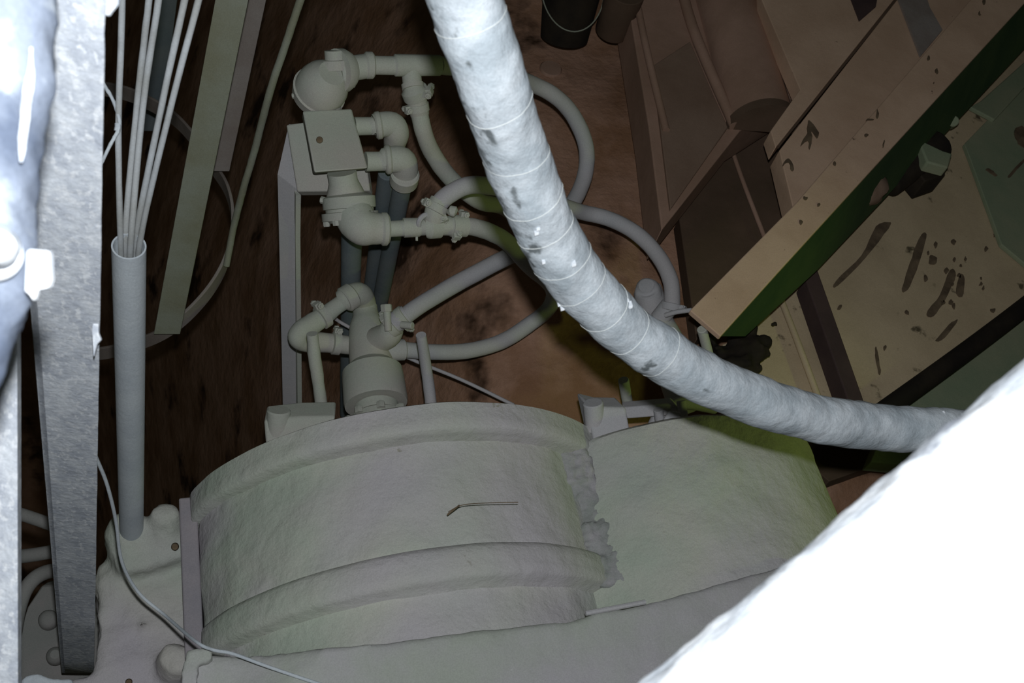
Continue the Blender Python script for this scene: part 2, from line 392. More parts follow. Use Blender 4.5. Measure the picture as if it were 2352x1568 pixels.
# caked motor and lump beneath the girder
t = thing('valve_motor', 'dark caked valve motor with pale end cap hanging beside girder', 'motor', Z(2100, 380, 1.0))
c = MB(); c.cyl(Z(2035, 420, 1.06), Z(2160, 330, 1.10), .034); c.box(Z(2110, 400, 1.05), Vector((.03, .01, 0)), Vector((-.01, .035, 0)), Vector((0, 0, .03)))
obj('housing', c, BLACK, t, bevel=.004, disp=.006, dscale=.03)
obj('end_cap', MB().prism([Z(x, y, 1.13) for x, y in [(2108, 318), (2165, 345), (2188, 352), (2178, 385), (2130, 372)]], UP * -.03), GREENP, t, bevel=.004)
obj('lug', MB().cyl(Z(2182, 285, 1.06), Z(2190, 278, 1.10), .012), GREENP, t)
c = MB(); cc = Z(1988, 432, 1.13)
c.tube([(cc + UP * (.042 * -math.cos(a)), .040 * math.sin(a) + 1e-4) for a in [math.pi * k / 14 for k in range(15)]], 20, True, .012, 40)
tag(obj('caked_knob', c, BROWNM), 'round dust caked knob against underside of girder beside motor', 'knob')
# bucket at the top
def bucket(cx, cy, d, s, label, lidded):
    b0 = D(cx, cy, d); ax = (UP * .94 + AX * .3).normalized()
    t = thing('bucket', label, 'bucket', b0, 'buckets at the top')
    h = .115 * s; r0 = .044 * s; r1 = .053 * s
    obj('body', MB().lathe(b0, b0 + ax * h, [(0, r0 * .9), (.03, r0), (.9, r1), (.9, r1 * 1.05), (.97, r1 * 1.05), (1, r1), (1.0, r1 * .94), (.4, r0 * .9)], 48), BLACK, t)
    obj('lid' if lidded else 'contents', MB().lathe(b0 + ax * (h * .93), b0 + ax * (h * .97), [(0, r1 * .92), (1, r1 * .92)], 40), BROWN, t, label='brown dusty top of the bucket')
    q = b0 + ax * (h * .9); sd = RD((1, 0, 0)); dn = RD((.1, -1, .35)).normalized()
    obj('handle', MB().pipe([q + sd * (r1 * 1.08 * math.cos(a)) + dn * (r1 * 1.25 * math.sin(a)) - ax * (h * .25 * math.sin(a)) for a in [math.pi * k / 10 for k in range(11)]], .0016, 3, 8), OLIVE, t)
    return t
bucket(1295, 90, 2.62, 1.25, 'black bucket with wire handle and brown top standing right of white hose', True)
FD = Z(1266, 156, zfloor(1266, 156)); FD.z += .03 * fbm(FD, 3, 4) - .006
tag(obj('round_disc', MB().lathe(FD, FD + UP * .012, [(0, .027), (.7, .027), (1, .024)], 40), BROWN), 'faint round brown disc on the floor under the bucket', 'disc')
c = MB().lathe(D(1405, 75, 2.6), D(1405, 75, 2.6) + UP * .12, [(0, .036), (.05, .04), (.9, .043), (1, .043)], 40)
tag(obj('drum_tin', c, BROWN2, bevel=.002), 'brown tin standing behind the black bucket at upper edge', 'tin')

# ------------------------------------------------------------------ ladder cage, straps, cables on the left
cage = thing('ladder_cage', 'curved flat bar hoop and straps of ladder cage left of valve station', 'ladder cage', D(400, 760, 2.2))
def bar(name, a, b, wpx_a, th, m, parent, ext=True):
    pa, pb = D(*a), D(*b)
    wv = RD((1, 0, 0)) * (wpx_a / FPX * a[2] / 2)
    return obj(name, MB().ribbon([pa, pa.lerp(pb, .5), pb], wv, th), m, parent, bevel=.001)
bar('strap', (556, -120, 1.62), (384, 765, 2.1), 78, .006, OLIVE, cage)
bar('strap', (612, -120, 1.95), (505, 392, 2.2), 50, .006, STRAP2, cage)
bar('strap', (395, -100, 2.7), (345, 300, 2.9), 50, .006, SLATE, cage)
hp = sm(PD([(215, 200, 2.5), (300, 218, 2.45), (390, 265, 2.4), (445, 320, 2.34), (490, 385, 2.28), (523, 440, 2.22), (535, 510, 2.18), (522, 590, 2.14), (487, 660, 2.12), (430, 725, 2.12), (370, 768, 2.14), (300, 795, 2.2), (220, 812, 2.25), (120, 800, 2.3)]), 8)
obj('hoop', MB().ribbon(hp, UP * .021, .006), STRAP2, cage, bevel=.0015)
tag(obj('hanging_rope', MB().pipe(PD([(722, -90, 1.7), (690, 0, 1.75), (655, 105, 1.8), (620, 210, 1.85), (585, 345, 1.95), (560, 430, 2.0), (537, 520, 2.07), (520, 610, 2.1)]), .0062, 8, 14, .0006, 200), OLIVE), 'thin olive rope hanging from the top down to cage hoop', 'rope')
t = thing('tie_wire', 'short bent tie wire with a knot beside the big pale column', 'wire', D(232, 385, 1.15))
obj('wire', MB().pipe(PD([(225, 160, 1.12), (240, 195, 1.12), (262, 235, 1.12), (274, 275, 1.12), (272, 298, 1.12), (252, 335, 1.12), (228, 385, 1.12)]), .0018, 8, 10, .0005, 200), PIPEM, t)
obj('knot', MB().tube([(D(272, 284, 1.12), .003), (D(271, 292, 1.12), .0036), (D(269, 301, 1.12), .003)], 10, True, .001, 300), PIPEM, t)
# conduit and the rods standing in it
t = thing('conduit', 'upright grey conduit pipe holding a bundle of thin rods', 'pipe', D(302, 1215, 1.76))
p0, p1 = D(296, 565, 1.2), D(302, 1225, 1.765)
obj('tube', MB().lathe(p1, p0, [(0, .0178), (1, .0178), (1, .0160), (.5, .0160), (.5, .0001)], 40), PIPEM, t)
rods = [((282, -90, 1.05), (281, 0, 1.07), (272, 300, 1.13), (276, 520, 1.19), (281, 640, 1.27), .0031, 'leftmost straight rod in the conduit bundle'),
        ((353, -90, 1.13), (342, 0, 1.14), (316, 230, 1.18), (289, 520, 1.205), (290, 640, 1.288), .0034, 'brownish rod second from left in the conduit bundle'),
        ((372, -90, 1.10), (364, 0, 1.11), (330, 230, 1.15), (303, 520, 1.19), (297, 640, 1.27), .0034, 'middle rod with a bright patch in the conduit bundle'),
        ((441, -90, 1.04), (424, 0, 1.06), (374, 230, 1.11), (316, 520, 1.203), (305, 640, 1.288), .0033, 'fourth rod from left in the conduit bundle'),
        ((477, -90, 1.02), (456, 0, 1.04), (396, 230, 1.09), (328, 520, 1.187), (313, 640, 1.268), .0031, 'rightmost and most slanted rod in the conduit bundle')]
for i, (a, b, c_, d_, e_, r, lab) in enumerate(rods):
    tag(obj('thin_rod', MB().pipe(PD([a, b, c_, d_, e_]), r, 6, 14, .0003, 150), RODM), lab, 'rod', 'rods standing in the conduit')

# ------------------------------------------------------------------ big column and near parts at the left edge
c = MB()
def colpt(y):
    w_ = 234 - (234 - 75) * y / 1540.0
    xr = 242 - 26 * y / 1540.0
    return xr - w_, xr, 1.95 * 75 / w_
t = thing('steel_column', 'broad dusty steel column tapering down the left side', 'column', D(178, 1540, 1.95))
pts = []
ns = 60
for i in range(ns + 1):
    y = -150 + (1545 + 150) * i / ns; xl, xr, dd = colpt(y); pts.append((D(xl, y, dd), D(xr, y, dd)))
V = []; F = []; bk = RD((-.35, 0, -1)).normalized() * .006
for a, b in pts:
    j = RD((1, 0, 0)) * (.0005 * fbm(b, 60))
    V += [a, b + j, b + j + bk, a + bk]
for i in range(ns):
    for k in range(4):
        k2 = (k + 1) % 4; F.append((i * 4 + k, i * 4 + k2, i * 4 + 4 + k2, i * 4 + 4 + k))
F += [(3, 2, 1, 0), tuple(ns * 4 + k for k in range(4))]
obj('web', MB().add(V, F), STEEL, t, bevel=.001)
V = []; F = []
for a, b in pts:
    bk = (a - CAM).normalized() * .045
    V += [a + RD((.001, 0, 0)), a + RD((.006, 0, 0)), a + RD((.007, 0, 0)) + bk, a + RD((.003, 0, 0)) + bk]
for i in range(ns):
    for k in range(4):
        k2 = (k + 1) % 4; F.append((i * 4 + k, i * 4 + k2, i * 4 + 4 + k2, i * 4 + 4 + k))
F += [(3, 2, 1, 0), tuple(ns * 4 + k for k in range(4))]
obj('flange', MB().add(V, F), STEEL, t)
for poly, dd in [([(236, -10), (272, -10), (270, 8), (256, 24), (250, 34), (238, 34)], .64), ([(216, 700), (224, 728), (226, 765), (232, 780), (222, 790), (214, 820), (210, 760)], .93)]:
    obj('dust_flake', MB().prism([D(x, y, dd) for x, y in poly], RD((0, 0, -1)) * .004), STEEL, t, bevel=.001)
obj('weld_nub', MB().tube([(D(196, 1520, 1.93), .004), (D(206, 1508, 1.93), .006), (D(212, 1498, 1.93), .003)], 10, True, .001, 200), STEEL, t)

t = thing('near_post', 'pale post running up the extreme left edge, straight right side', 'post', D(0, 1640, .9))
c = MB(); V = []
for (y, d_) in [(-200, .62), (700, .74), (1700, .88)]:
    V.append([D(-160, y, d_), D(39 + (y > 1200) * 3, y, d_)])
bk = RD((-.3, 0, -1)) * .02
vv = []; ff = []
for a, b in V: vv += [a, b, b + bk, a + bk]
for i in range(2):
    for k in range(4): ff.append((i * 4 + k, i * 4 + (k + 1) % 4, i * 4 + 4 + (k + 1) % 4, i * 4 + 4 + k))
ff += [(3, 2, 1, 0), (8, 9, 10, 11)]
obj('bar', MB().add(vv, ff), STEEL, t, bevel=.001)

t = thing('near_pipe', 'dust caked pipe close to the lens at upper left corner with bolt and tab', 'pipe', D(-30, 860, .46))
path = [(20, -150), (20, -40), (19, 60), (14, 150), (0, 260), (-22, 370), (-28, 470), (-27, 570), (-40, 640), (-68, 720), (-84, 790), (-108, 860), (-160, 930)]
obj('pipe_body', MB().tube(smooth([(D(x, y, .47), .0192) for x, y in path], 8), 40, True, .0028, 60), BLUEW, t)
obj('ridge', MB().tube(smooth([(D(72, 110, .455), .0004), (D(70, 170, .452), .0014), (D(60, 240, .452), .0018), (D(52, 330, .45), .0016), (D(48, 372, .45), .0004)], 6), 12, True, .0006, 120), STEEL, t)
b = obj('bolt', MB().lathe(D(-6, 575, .452), D(-2, 560, .425), [(0, .0082), (.4, .0082), (.7, .0074), (.9, .0055), (1, .002)], 24), WHITE, t, disp=.0015, dscale=.008, dlev=2)
obj('washer', MB().torus(D(-12, 585, .45), RD((.3, .2, 1)), .0078, .0028), WHITE, t)
obj('tab', MB().prism([D(x, y, .455) for x, y in [(60, 578), (66, 572), (112, 576), (116, 640), (110, 660), (84, 665), (76, 690), (66, 676), (56, 668)]], RD((-.05, 0, -1)) * .005), WHITE, t, bevel=.0012)

# lower left corner pieces
tag(obj('curved_hose', MB().pipe(PD([(30, 1470, 1.9), (42, 1400, 1.9), (62, 1348, 1.92), (95, 1318, 1.95), (140, 1310, 2.0), (200, 1325, 2.05)]), .0125, 8), RUBBER), 'curved hose bending behind foot of the column at lower left', 'hose')
tag(obj('cross_pipe', MB().pipe(PD([(-20, 1282, 2.0), (60, 1276, 2.05), (130, 1264, 2.1), (200, 1245, 2.2)]), .0125, 4), RUBBER), 'straight pipe crossing behind the column just above the curved hose', 'pipe')
tag(obj('sloping_pipe', MB().pipe(PD([(-20, 1160, 2.0), (40, 1178, 2.02), (100, 1198, 2.05), (200, 1235, 2.1)]), .0115, 4), RUBBER), 'uppermost of three small pipes behind the column foot, sloping down right', 'pipe')
t = thing('foot_bracket', 'dark grey bracket plate with round bolts behind foot of the column', 'bracket', D(100, 1568, 2.1))  # bracket has a plain dark grey tone
obj('plate', MB().prism([D(*p) for p in [(45, 1700, 2.02), (48, 1440, 2.1), (62, 1395, 2.14), (95, 1345, 2.18), (230, 1330, 2.2), (240, 1700, 2.1)]], RD((0, .1, -1)) * .03), RUBBER, t, bevel=.004)
for (x, y, dd, r) in [(112, 1425, 2.13, .018), (128, 1508, 2.09, .016)]:
    obj('bolt', MB().lathe(D(x, y, dd), D(x - 2, y - 6, dd - .022), [(0, r), (.5, r), (.8, r * .85), (1, r * .5)], 24), RUBBER, t)
c = MB().prism([Z(x, y, 1.16) for x, y in [(48, 1560), (60, 1550), (85, 1546), (120, 1556), (165, 1558), (170, 1750), (20, 1750)]], UP * -.03)
tag(obj('dusty_ledge', c, PIPEM, bevel=.004, disp=.006, dscale=.03, dlev=4), 'pale lumpy ledge in the bottom left corner', 'ledge')

# ------------------------------------------------------------------ the machine: one casing with barrels, rims, lugs, deck
C1 = D(1010, 925, 1.66) - UP * .351          # centre of the far rim of the main barrel
mach = thing('machine_casing', 'large dust coated machine casing with ribbed main barrel filling the lower middle', 'machine', Vector((C1.x, C1.y - .2, C1.z - .4)))
def ringprof(c0, prof, seg=160, rough=.0018, xs=1.0, cl=9):
    """surface of revolution about world Y; prof: (y offset toward viewer, radius)"""
    V = []; F = []
    for (s_, r_) in prof:
        for k in range(seg):
            th = math.tau * k / seg
            cx_ = math.cos(th) * r_
            if cx_ < 0: cx_ = max(-cl, cx_ * xs)
            p = c0 + Vector((cx_, -s_, math.sin(th) * r_))
            p += Vector((math.cos(th), 0, math.sin(th))) * (rough * fbm(p, 14))
            V.append(p)
    n_ = len(prof)
    for i in range(n_ - 1):
        for k in range(seg):
            k2 = (k + 1) % seg; F.append((i * seg + k, i * seg + k2, (i + 1) * seg + k2, (i + 1) * seg + k))
    F.append(tuple(reversed(range(seg)))); F.append(tuple((n_ - 1) * seg + k for k in range(seg)))
    return MB().add(V, F)
def dens(prof, step=.012):
    out = [prof[0]]
    for a, b in zip(prof, prof[1:]):
        L = math.hypot(a[0] - b[0], a[1] - b[1]); n_ = max(1, int(L / step))
        for k in range(1, n_ + 1): out.append((a[0] + (b[0] - a[0]) * k / n_, a[1] + (b[1] - a[1]) * k / n_))
    return out
obj('far_rim', ringprof(C1, dens([(-.004, .300), (-.004, .345), (0, .351), (.038, .351), (.043, .347), (.046, .322), (.050, .30)]), xs=1.09, cl=.362), DUSTD, mach, angle=50)
obj('barrel', ringprof(C1, dens([(.03, .30), (.04, .316), (.055, .318), (.13, .320), (.215, .318), (.24, .31)]), rough=.005, xs=1.17, cl=.352), DUSTD, mach)
obj('near_rim', ringprof(C1, dens([(.20, .30), (.214, .328), (.222, .334), (.258, .334), (.264, .328), (.268, .306), (.275, .300)]), xs=1.14, cl=.355), DUSTD, mach, angle=50)
obj('neck', ringprof(C1, dens([(.25, .28), (.262, .304), (.30, .306), (.36, .312), (.50, .312), (.51, .30)]), rough=.004, xs=1.18, cl=.350), DUSTD, mach)
# second barrel, further right, running parallel
C2 = D(1610, 950, 1.80) - UP * .300
C2 = C2 + Vector((0, 0, 0))
obj('side_barrel', ringprof(C2, dens([(-.002, .28), (0, .294), (.006, .300), (.2, .306), (.45, .314), (.75, .32), (.76, .3)]), rough=.005), DUSTD, mach)
# crusty fillet between the two barrels
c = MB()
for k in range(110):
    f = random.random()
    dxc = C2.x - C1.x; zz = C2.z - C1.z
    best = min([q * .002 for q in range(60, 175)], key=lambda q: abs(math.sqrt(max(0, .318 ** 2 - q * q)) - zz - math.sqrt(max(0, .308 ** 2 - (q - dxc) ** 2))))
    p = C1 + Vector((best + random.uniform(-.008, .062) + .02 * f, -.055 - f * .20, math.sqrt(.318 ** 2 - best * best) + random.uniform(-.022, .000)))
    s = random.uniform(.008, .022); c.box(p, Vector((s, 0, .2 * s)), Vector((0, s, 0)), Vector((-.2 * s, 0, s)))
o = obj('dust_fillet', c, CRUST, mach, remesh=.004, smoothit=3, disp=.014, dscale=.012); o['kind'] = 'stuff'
# deck in front
zd = C1.z + .338
DK = [(438, 1512), (470, 1502), (560, 1503), (760, 1485), (960, 1462), (1120, 1442), (1300, 1425), (1365, 1405), (1480, 1384), (1600, 1352), (1740, 1312), (1880, 1270), (1980, 1400), (1980, 1800), (430, 1800)]
def deckbuild():
    mb = MB(); topp = [Z(x, y, zd - (.02 if x < 700 else 0)) for x, y in DK]
    return mb.prism(topp, UP * -.08)
obj('front_deck', deckbuild(), DECKM, mach, bevel=.008, remesh=.007, smoothit=2, disp=.007, dscale=.05)
c = MB()
for k in range(26):
    f = k / 25; p = Z(438 + 60 * max(0, f - .5) + random.uniform(-4, 6), 1568 - 60 * min(1, f * 1.6) + random.uniform(-5, 5), zd - .015)
    s = random.uniform(.004, .010); c.box(p, Vector((s, 0, 0)), Vector((0, s, 0)), Vector((0, 0, s)))
obj('dust_crust', c, DECKM, mach, remesh=.003, smoothit=3, disp=.004, dscale=.01)
obj('seam', MB().pipe([Z(1345, 1408, zd + .004), Z(1410, 1396, zd + .005), Z(1482, 1382, zd + .004)], .0035, 4, 8), DUSTV, mach)
# lugs with pins on the far rim
def lug(pin, body, edge, pd, name):
    pass
lp = MB().prism([D(x, y, 1.86) for x, y in [(606, 966), (690, 957), (770, 956), (760, 1010), (640, 1030), (610, 1020)]], RD((-.1, .45, -.9)) * .05)
obj('lug', lp, DUST, mach, bevel=.004)
obj('pin', MB().cyl(D(638, 1000, 1.88), D(641, 941, 1.865), .0195), DUST, mach)
rp = MB().prism([D(x, y, 1.81) for x, y in [(1345, 925), (1385, 935), (1438, 936), (1455, 1030), (1455, 1120), (1378, 1100), (1362, 1000)]], RD((-.25, .3, -.9)) * .05)
obj('lug', rp, DUSTV, mach, bevel=.004)
obj('pin', MB().cyl(D(1368, 985, 1.83), D(1362, 924, 1.81), .0165), DUSTV, mach)
obj('lug_bar', MB().prism([D(x, y, 1.9) for x, y in [(1430, 936), (1545, 926), (1560, 942), (1530, 955), (1440, 962)]], RD((0, .3, -.9)) * .03), DUSTV, mach, bevel=.003)
# square housing left of the barrel
c = MB()
zg = D(330, 1300, 1.78).z
out = [(216, 1292), (240, 1288), (252, 1232), (274, 1208), (332, 1196), (420, 1190), (428, 1260), (438, 1400), (455, 1520), (470, 1800), (160, 1800), (160, 1560), (222, 1550), (219, 1400)]
c.prism([Z(x, y, zg) for x, y in out], UP * -.16)
c.box(Z(350, 1262, zg + .01), Vector((.060, .010, 0)), Vector((-.01, .035, 0)), Vector((0, 0, .03)))
c.cyl(D(388, 1250, 1.80), D(380, 1172, 1.75), .036, .022)
c.cyl(D(405, 1525, 1.70), D(402, 1510, 1.655), .030, .024)
c.cyl(D(247, 1345, 1.78), D(245, 1340, 1.75), .030, .016)
c.cyl(D(300, 1425, 1.74), D(298, 1418, 1.725), .030, .010)
c.cyl(D(327, 1432, 1.72), D(327, 1430, 1.705), .009, .007)
c.cyl(D(300, 1230, 1.8), D(300, 1212, 1.75), .036, .03)
obj('side_housing', c, DUSTD, mach, remesh=.006, smoothit=22, disp=.022, dscale=.07)
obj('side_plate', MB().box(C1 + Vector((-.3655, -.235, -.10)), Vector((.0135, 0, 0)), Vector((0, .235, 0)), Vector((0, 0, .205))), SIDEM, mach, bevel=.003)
for (x, y, dd, r) in [(402, 1255, 1.745, .006), (296, 1566, 1.62, .005)]:
    obj('hole_plug', MB().lathe(D(x, y, dd), D(x, y, dd - .012), [(0, r), (1, r * .8)], 14), STAIN, mach, disp=.002, dscale=.005)
# scratches and grooves on the barrel, as raised grass-like debris strands
for pts, rr in [([(1030, 1175, 1.555), (1060, 1160, 1.551), (1110, 1155, 1.551), (1190, 1153, 1.559)], .0006), ([(1027, 1182, 1.555), (1045, 1168, 1.554), (1055, 1160, 1.552)], .0012)]:
    obj('debris_strand', MB().pipe(PD(pts), rr, 5, 8), STAIN, mach)

# hex cap screws on the second barrel's end, seen below the hose
t = thing('end_fittings', 'pipe stubs and small clamps on the end of right barrel, below white hose', 'fittings', D(1540, 960, 1.95))
obj('bent_pipe', MB().pipe(PD([(1500, 985, 1.93), (1520, 950, 1.93), (1570, 925, 1.95), (1640, 935, 2.0)]), .012, 8), DUSTV, t)
obj('stub', MB().cyl(D(1518, 985, 1.88), D(1512, 940, 1.86), .008), DUSTV, t)
obj('stub', MB().cyl(D(1572, 970, 1.9), D(1564, 920, 1.9), .008), DUSTV, t)
obj('nut', MB().hexb(D(1545, 970, 1.86), RD((0, .3, 1)), .018, .02), DUSTV, t, bevel=.002)
tag(obj('long_bolt', MB().cyl(D(1446, 950, 2.0), D(1432, 872, 1.95), .0095), DUST), 'upright rod standing on the right lug below the white hose', 'rod', 'upright rods around the barrels')
tag(obj('long_bolt', MB().cyl(D(1645, 880, 2.0), D(1612, 755, 1.9), .0085), DUST), 'upright rod standing right of second rotary joint, above white hose', 'rod', 'upright rods around the barrels')
tag(obj('long_bolt', MB().tube(smooth([(D(742, 965, 1.98), .0115), (D(733, 890, 1.95), .0105), (D(724, 830, 1.925), .0112), (D(717, 766, 1.9), .0095)], 6), 20, True, .0008, 60), DUST), 'upright rod left of the rotary joint with bell', 'rod', 'upright rods around the barrels')
tag(obj('long_bolt', MB().tube(smooth([(D(991, 935, 1.98), .0105), (D(980, 850, 1.95), .0098), (D(967, 769, 1.9), .0088)], 6), 20, True, .0006, 60), DUSTV), 'upright rod right of the rotary joint with bell', 'rod', 'upright rods around the barrels')

# ------------------------------------------------------------------ rotary joint with bell
u = thing('rotary_joint', 'dust coated rotary joint with wide bell standing behind the main barrel', 'rotary joint', D(868, 940, 2.05))
A0 = D(866, 945, 2.045); A1 = D(836, 690, 2.16)
def on(f): return A0.lerp(A1, f)
La = (A1 - A0).length
obj('bell', MB().lathe(on(.06), on(.50), [(0, .050), (0, .0565), (.06, .058), (.50, .0565), (.66, .055), (.74, .046), (.80, .040), (1, .038), (1, .02), (.7, .02), (.6, .046), (.12, .047)], 56), DUST, u, angle=35)
obj('neck', MB().lathe(on(.34), on(.88), [(0, .041), (.5, .038), (.75, .034), (.85, .030), (.92, .026), (1, .024)], 40), DUST, u)
obj('shaft', MB().lathe(on(-.16), on(.3), [(0, .060), (.08, .060), (.12, .050), (.25, .048), (.3, .040), (.45, .040), (.47, .036), (1, .036)], 40), DUST, u, angle=30)
c = MB()
for k in range(8):
    th = math.tau * k / 8
    ax_ = (A1 - A0).normalized(); e1 = ax_.orthogonal().normalized(); e2 = ax_.cross(e1)
    obj('flange_bolt', MB().hexb(on(-.08) + (e1 * math.cos(th) + e2 * math.sin(th)) * .052, ax_, .008, .012), DUST, u)
# elbow on top and the small bypass pipe
EL = smooth([(on(.84), .0215), (D(838, 700, 2.15), .0215), (D(826, 676, 2.12), .0225), (D(800, 682, 2.10), .0215), (D(788, 690, 2.10), .0205)], 6)
obj('elbow', MB().tube(EL, 28, True, .0006, 60), DUST, u)
obj('elbow_collar', MB().cyl(D(812, 676, 2.105), D(790, 690, 2.095), .0245), DUST, u)
obj('elbow_collar', MB().cyl(on(.85), on(.95), .0235), DUST, u)
obj('branch_pipe', MB().tube(smooth([(D(800, 684, 2.1), .015), (D(770, 706, 2.09), .015), (D(750, 722, 2.085), .017), (D(715, 745, 2.07), .0195), (D(692, 760, 2.06), .0185), (D(684, 776, 2.06), .018), (D(705, 786, 2.08), .0185), (D(740, 786, 2.1), .0185), (D(800, 792, 2.12), .0175), (D(840, 795, 2.13), .017)], 7), 26, True, .0008, 60), DUST, u)
def clamp(parent, p, ax_, R, m, bd=None, n_=2):
    ax_ = ax_.normalized()
    c = MB(); c.lathe(p - ax_ * .007, p + ax_ * .007, [(0, R), (.05, R * 1.12), (.95, R * 1.12), (1, R)], 28)
    o = obj('clamp', c, m, parent)
    bd = (bd or RD((.3, .9, .3))); bd = (bd - bd.dot(ax_) * ax_).normalized(); sd = ax_.cross(bd)
    c = MB(); c.box(p + bd * (R * 1.25), bd * (R * .28), sd * (R * .35), ax_ * .007)
    q = p + bd * (R * 1.3)
    obj('clamp_lug', c, m, o, bevel=.001)
    c = MB(); c.cyl(q - sd * (R * .95), q + sd * (R * .95), R * .16, seg=12); c.hexb(q + sd * (R * .55), sd, R * .32, R * .25); c.hexb(q - sd * (R * .55), -sd, R * .32, R * .25)
    obj('bolt', c, m, o)
    return o
ax_ = D(715, 745, 2.07) - D(750, 722, 2.085)
clamp(u, D(742, 727, 2.08), ax_, .020, DUST, RD((.2, 1, .1)))
clamp(u, D(772, 788, 2.105), D(800, 792, 2.12) - D(740, 786, 2.1), .0195, DUST, RD((.1, 1, .2)))
obj('side_port', MB().tube(smooth([(on(.60), .026), (D(890, 770, 2.07), .024), (D(903, 748, 2.06), .021), (D(915, 735, 2.06), .019)], 6), 26), DUST, u)
# bottom port for second hose
obj('side_port', MB().cyl(D(870, 805, 2.10), D(930, 803, 2.12), .020), DUSTV, u)
tag(obj('thin_tie_rod', MB().pipe(PD([(772, 733, 2.16), (800, 750, 2.17), (930, 818, 2.15), (1060, 872, 2.12), (1180, 930, 2.10)]), .0034, 5, 12), DUSTV), 'thin tie rod slanting down right behind the rotary joint with bell', 'rod')

# second rotary joint behind the big hose
u2 = thing('rotary_joint', 'second rotary joint half hidden behind right side of the white hose', 'rotary joint', D(1560, 960, 2.1))
B0 = D(1580, 930, 2.05); B1 = D(1488, 668, 2.18)
obj('neck', MB().lathe(B0, B1, [(0, .036), (.35, .036), (.55, .034), (.7, .028), (1, .028)], 32), DUSTV, u2)
obj('elbow', MB().tube(smooth([(D(1500, 740, 2.14), .024), (D(1492, 690, 2.16), .027), (D(1486, 664, 2.15), .024), (D(1484, 656, 2.14), .014)], 6), 26, True, .0015, 60), DUSTV, u2)
obj('side_port', MB().cyl(D(1512, 735, 2.12), D(1540, 700, 2.11), .018), DUSTV, u2)
clamp(u2, D(1541, 705, 2.11), D(1545, 690, 2.11) - D(1538, 722, 2.11), .0185, DUSTV, RD((.8, -.3, .4)))
obj('lever', MB().pipe(PD([(1528, 724, 2.08), (1555, 716, 2.07), (1588, 712, 2.07)]), .0045, 4, 10), DUSTV, u2)

# ------------------------------------------------------------------ valve station
v = thing('valve_station', 'dust coated valve station of blocks, elbows and flanges on tall post', 'valve station', D(670, 955, 2.4))
pv = [(D(663, 285, 1.98), D(690, 285, 1.98)), (D(637, 400, 1.98), D(690, 440, 1.98)), (D(640, 520, 2.04), D(686, 520, 2.04)), (D(650, 960, 2.40), D(689, 960, 2.40))]
V = []; F = []
for a, b in pv: V += [a, b, b + RD((.0, 0, -.01)), a + RD((0, 0, -.01))]
for i in range(3):
    for k in range(4): F.append((i * 4 + k, i * 4 + (k + 1) % 4, i * 4 + 4 + (k + 1) % 4, i * 4 + 4 + k))
F += [(3, 2, 1, 0), (12, 13, 14, 15)]
obj('post', MB().add(V, F), DUSTV, v, bevel=.001)
V = []
pe = [(D(683, 440, 1.985), .004), (D(682, 540, 2.06), .004), (D(687, 960, 2.39), .004)]
obj('post_edge', MB().ribbon([p for p, r in pe], RD((.004, 0, -.002)), .018), DUST, v)
# back plate (seen below and left of the block)
obj('back_plate', MB().prism([D(x, y, 1.95) for x, y in [(657, 286), (700, 280), (842, 378), (850, 438), (682, 440)]], RD((.05, -.1, -1)) * .03), DUST, v, bevel=.003)
# main block: top face a tilted square
blk = [D(695, 255, 1.84), D(808, 250, 1.88), D(845, 386, 1.83), D(722, 396, 1.79)]
obj('block', MB().prism(blk, RD((-.20, .12, -1)) * .085), DUST, v, bevel=.003)
obj('block_screw', MB().lathe(D(734, 321, 1.81), D(734, 321, 1.803), [(0, .0055), (1, .005)], 12), STAIN, v)
# upper round housing
obj('nozzle', MB().cyl(D(752, 262, 1.90), D(742, 225, 1.88), .026), DUST, v)
obj('round_housing', MB().lathe(D(722, 225, 1.90), D(762, 168, 1.84), [(0, .030), (.06, .041), (.30, .046), (.32, .043), (.55, .043), (.75, .038), (.9, .030), (1, .022)], 40), DUST, v, angle=30)
obj('housing_cap', MB().lathe(D(771, 160, 1.86), D(768, 116, 1.85), [(0, .024), (.5, .022), (.52, .0165), (1, .0165)], 30), DUST, v, angle=30)
obj('housing_flange', MB().lathe(D(775, 163, 1.86), D(800, 160, 1.875), [(0, .036), (.5, .036), (1, .030)], 30), DUST, v)
obj('small_screw', MB().hexb(D(682, 219, 1.87), RD((-1, -.1, 0)), .005, .008), DUST, v)
# top pipe to the tee
tp = [(D(778, 166, 1.87), .030), (D(800, 163, 1.875), .029), (D(812, 156, 1.88), .021), (D(855, 150, 1.89), .020), (D(858, 150, 1.89), .0155), (D(905, 151, 1.9), .0155), (D(908, 150, 1.9), .0185), (D(1010, 150, 1.93), .0175)]
obj('top_pipe', MB().tube(tp, 28, True, .0004, 80), DUST, v, angle=30)
obj('pipe_collar', MB().cyl(D(838, 150, 1.885), D(858, 150, 1.89), .0225), DUST, v)
obj('tee_branch', MB().tube([(D(943, 152, 1.91), .0165), (D(947, 190, 1.92), .0165), (D(947, 192, 1.92), .019), (D(949, 203, 1.92), .019)], 26), DUST, v, angle=30)
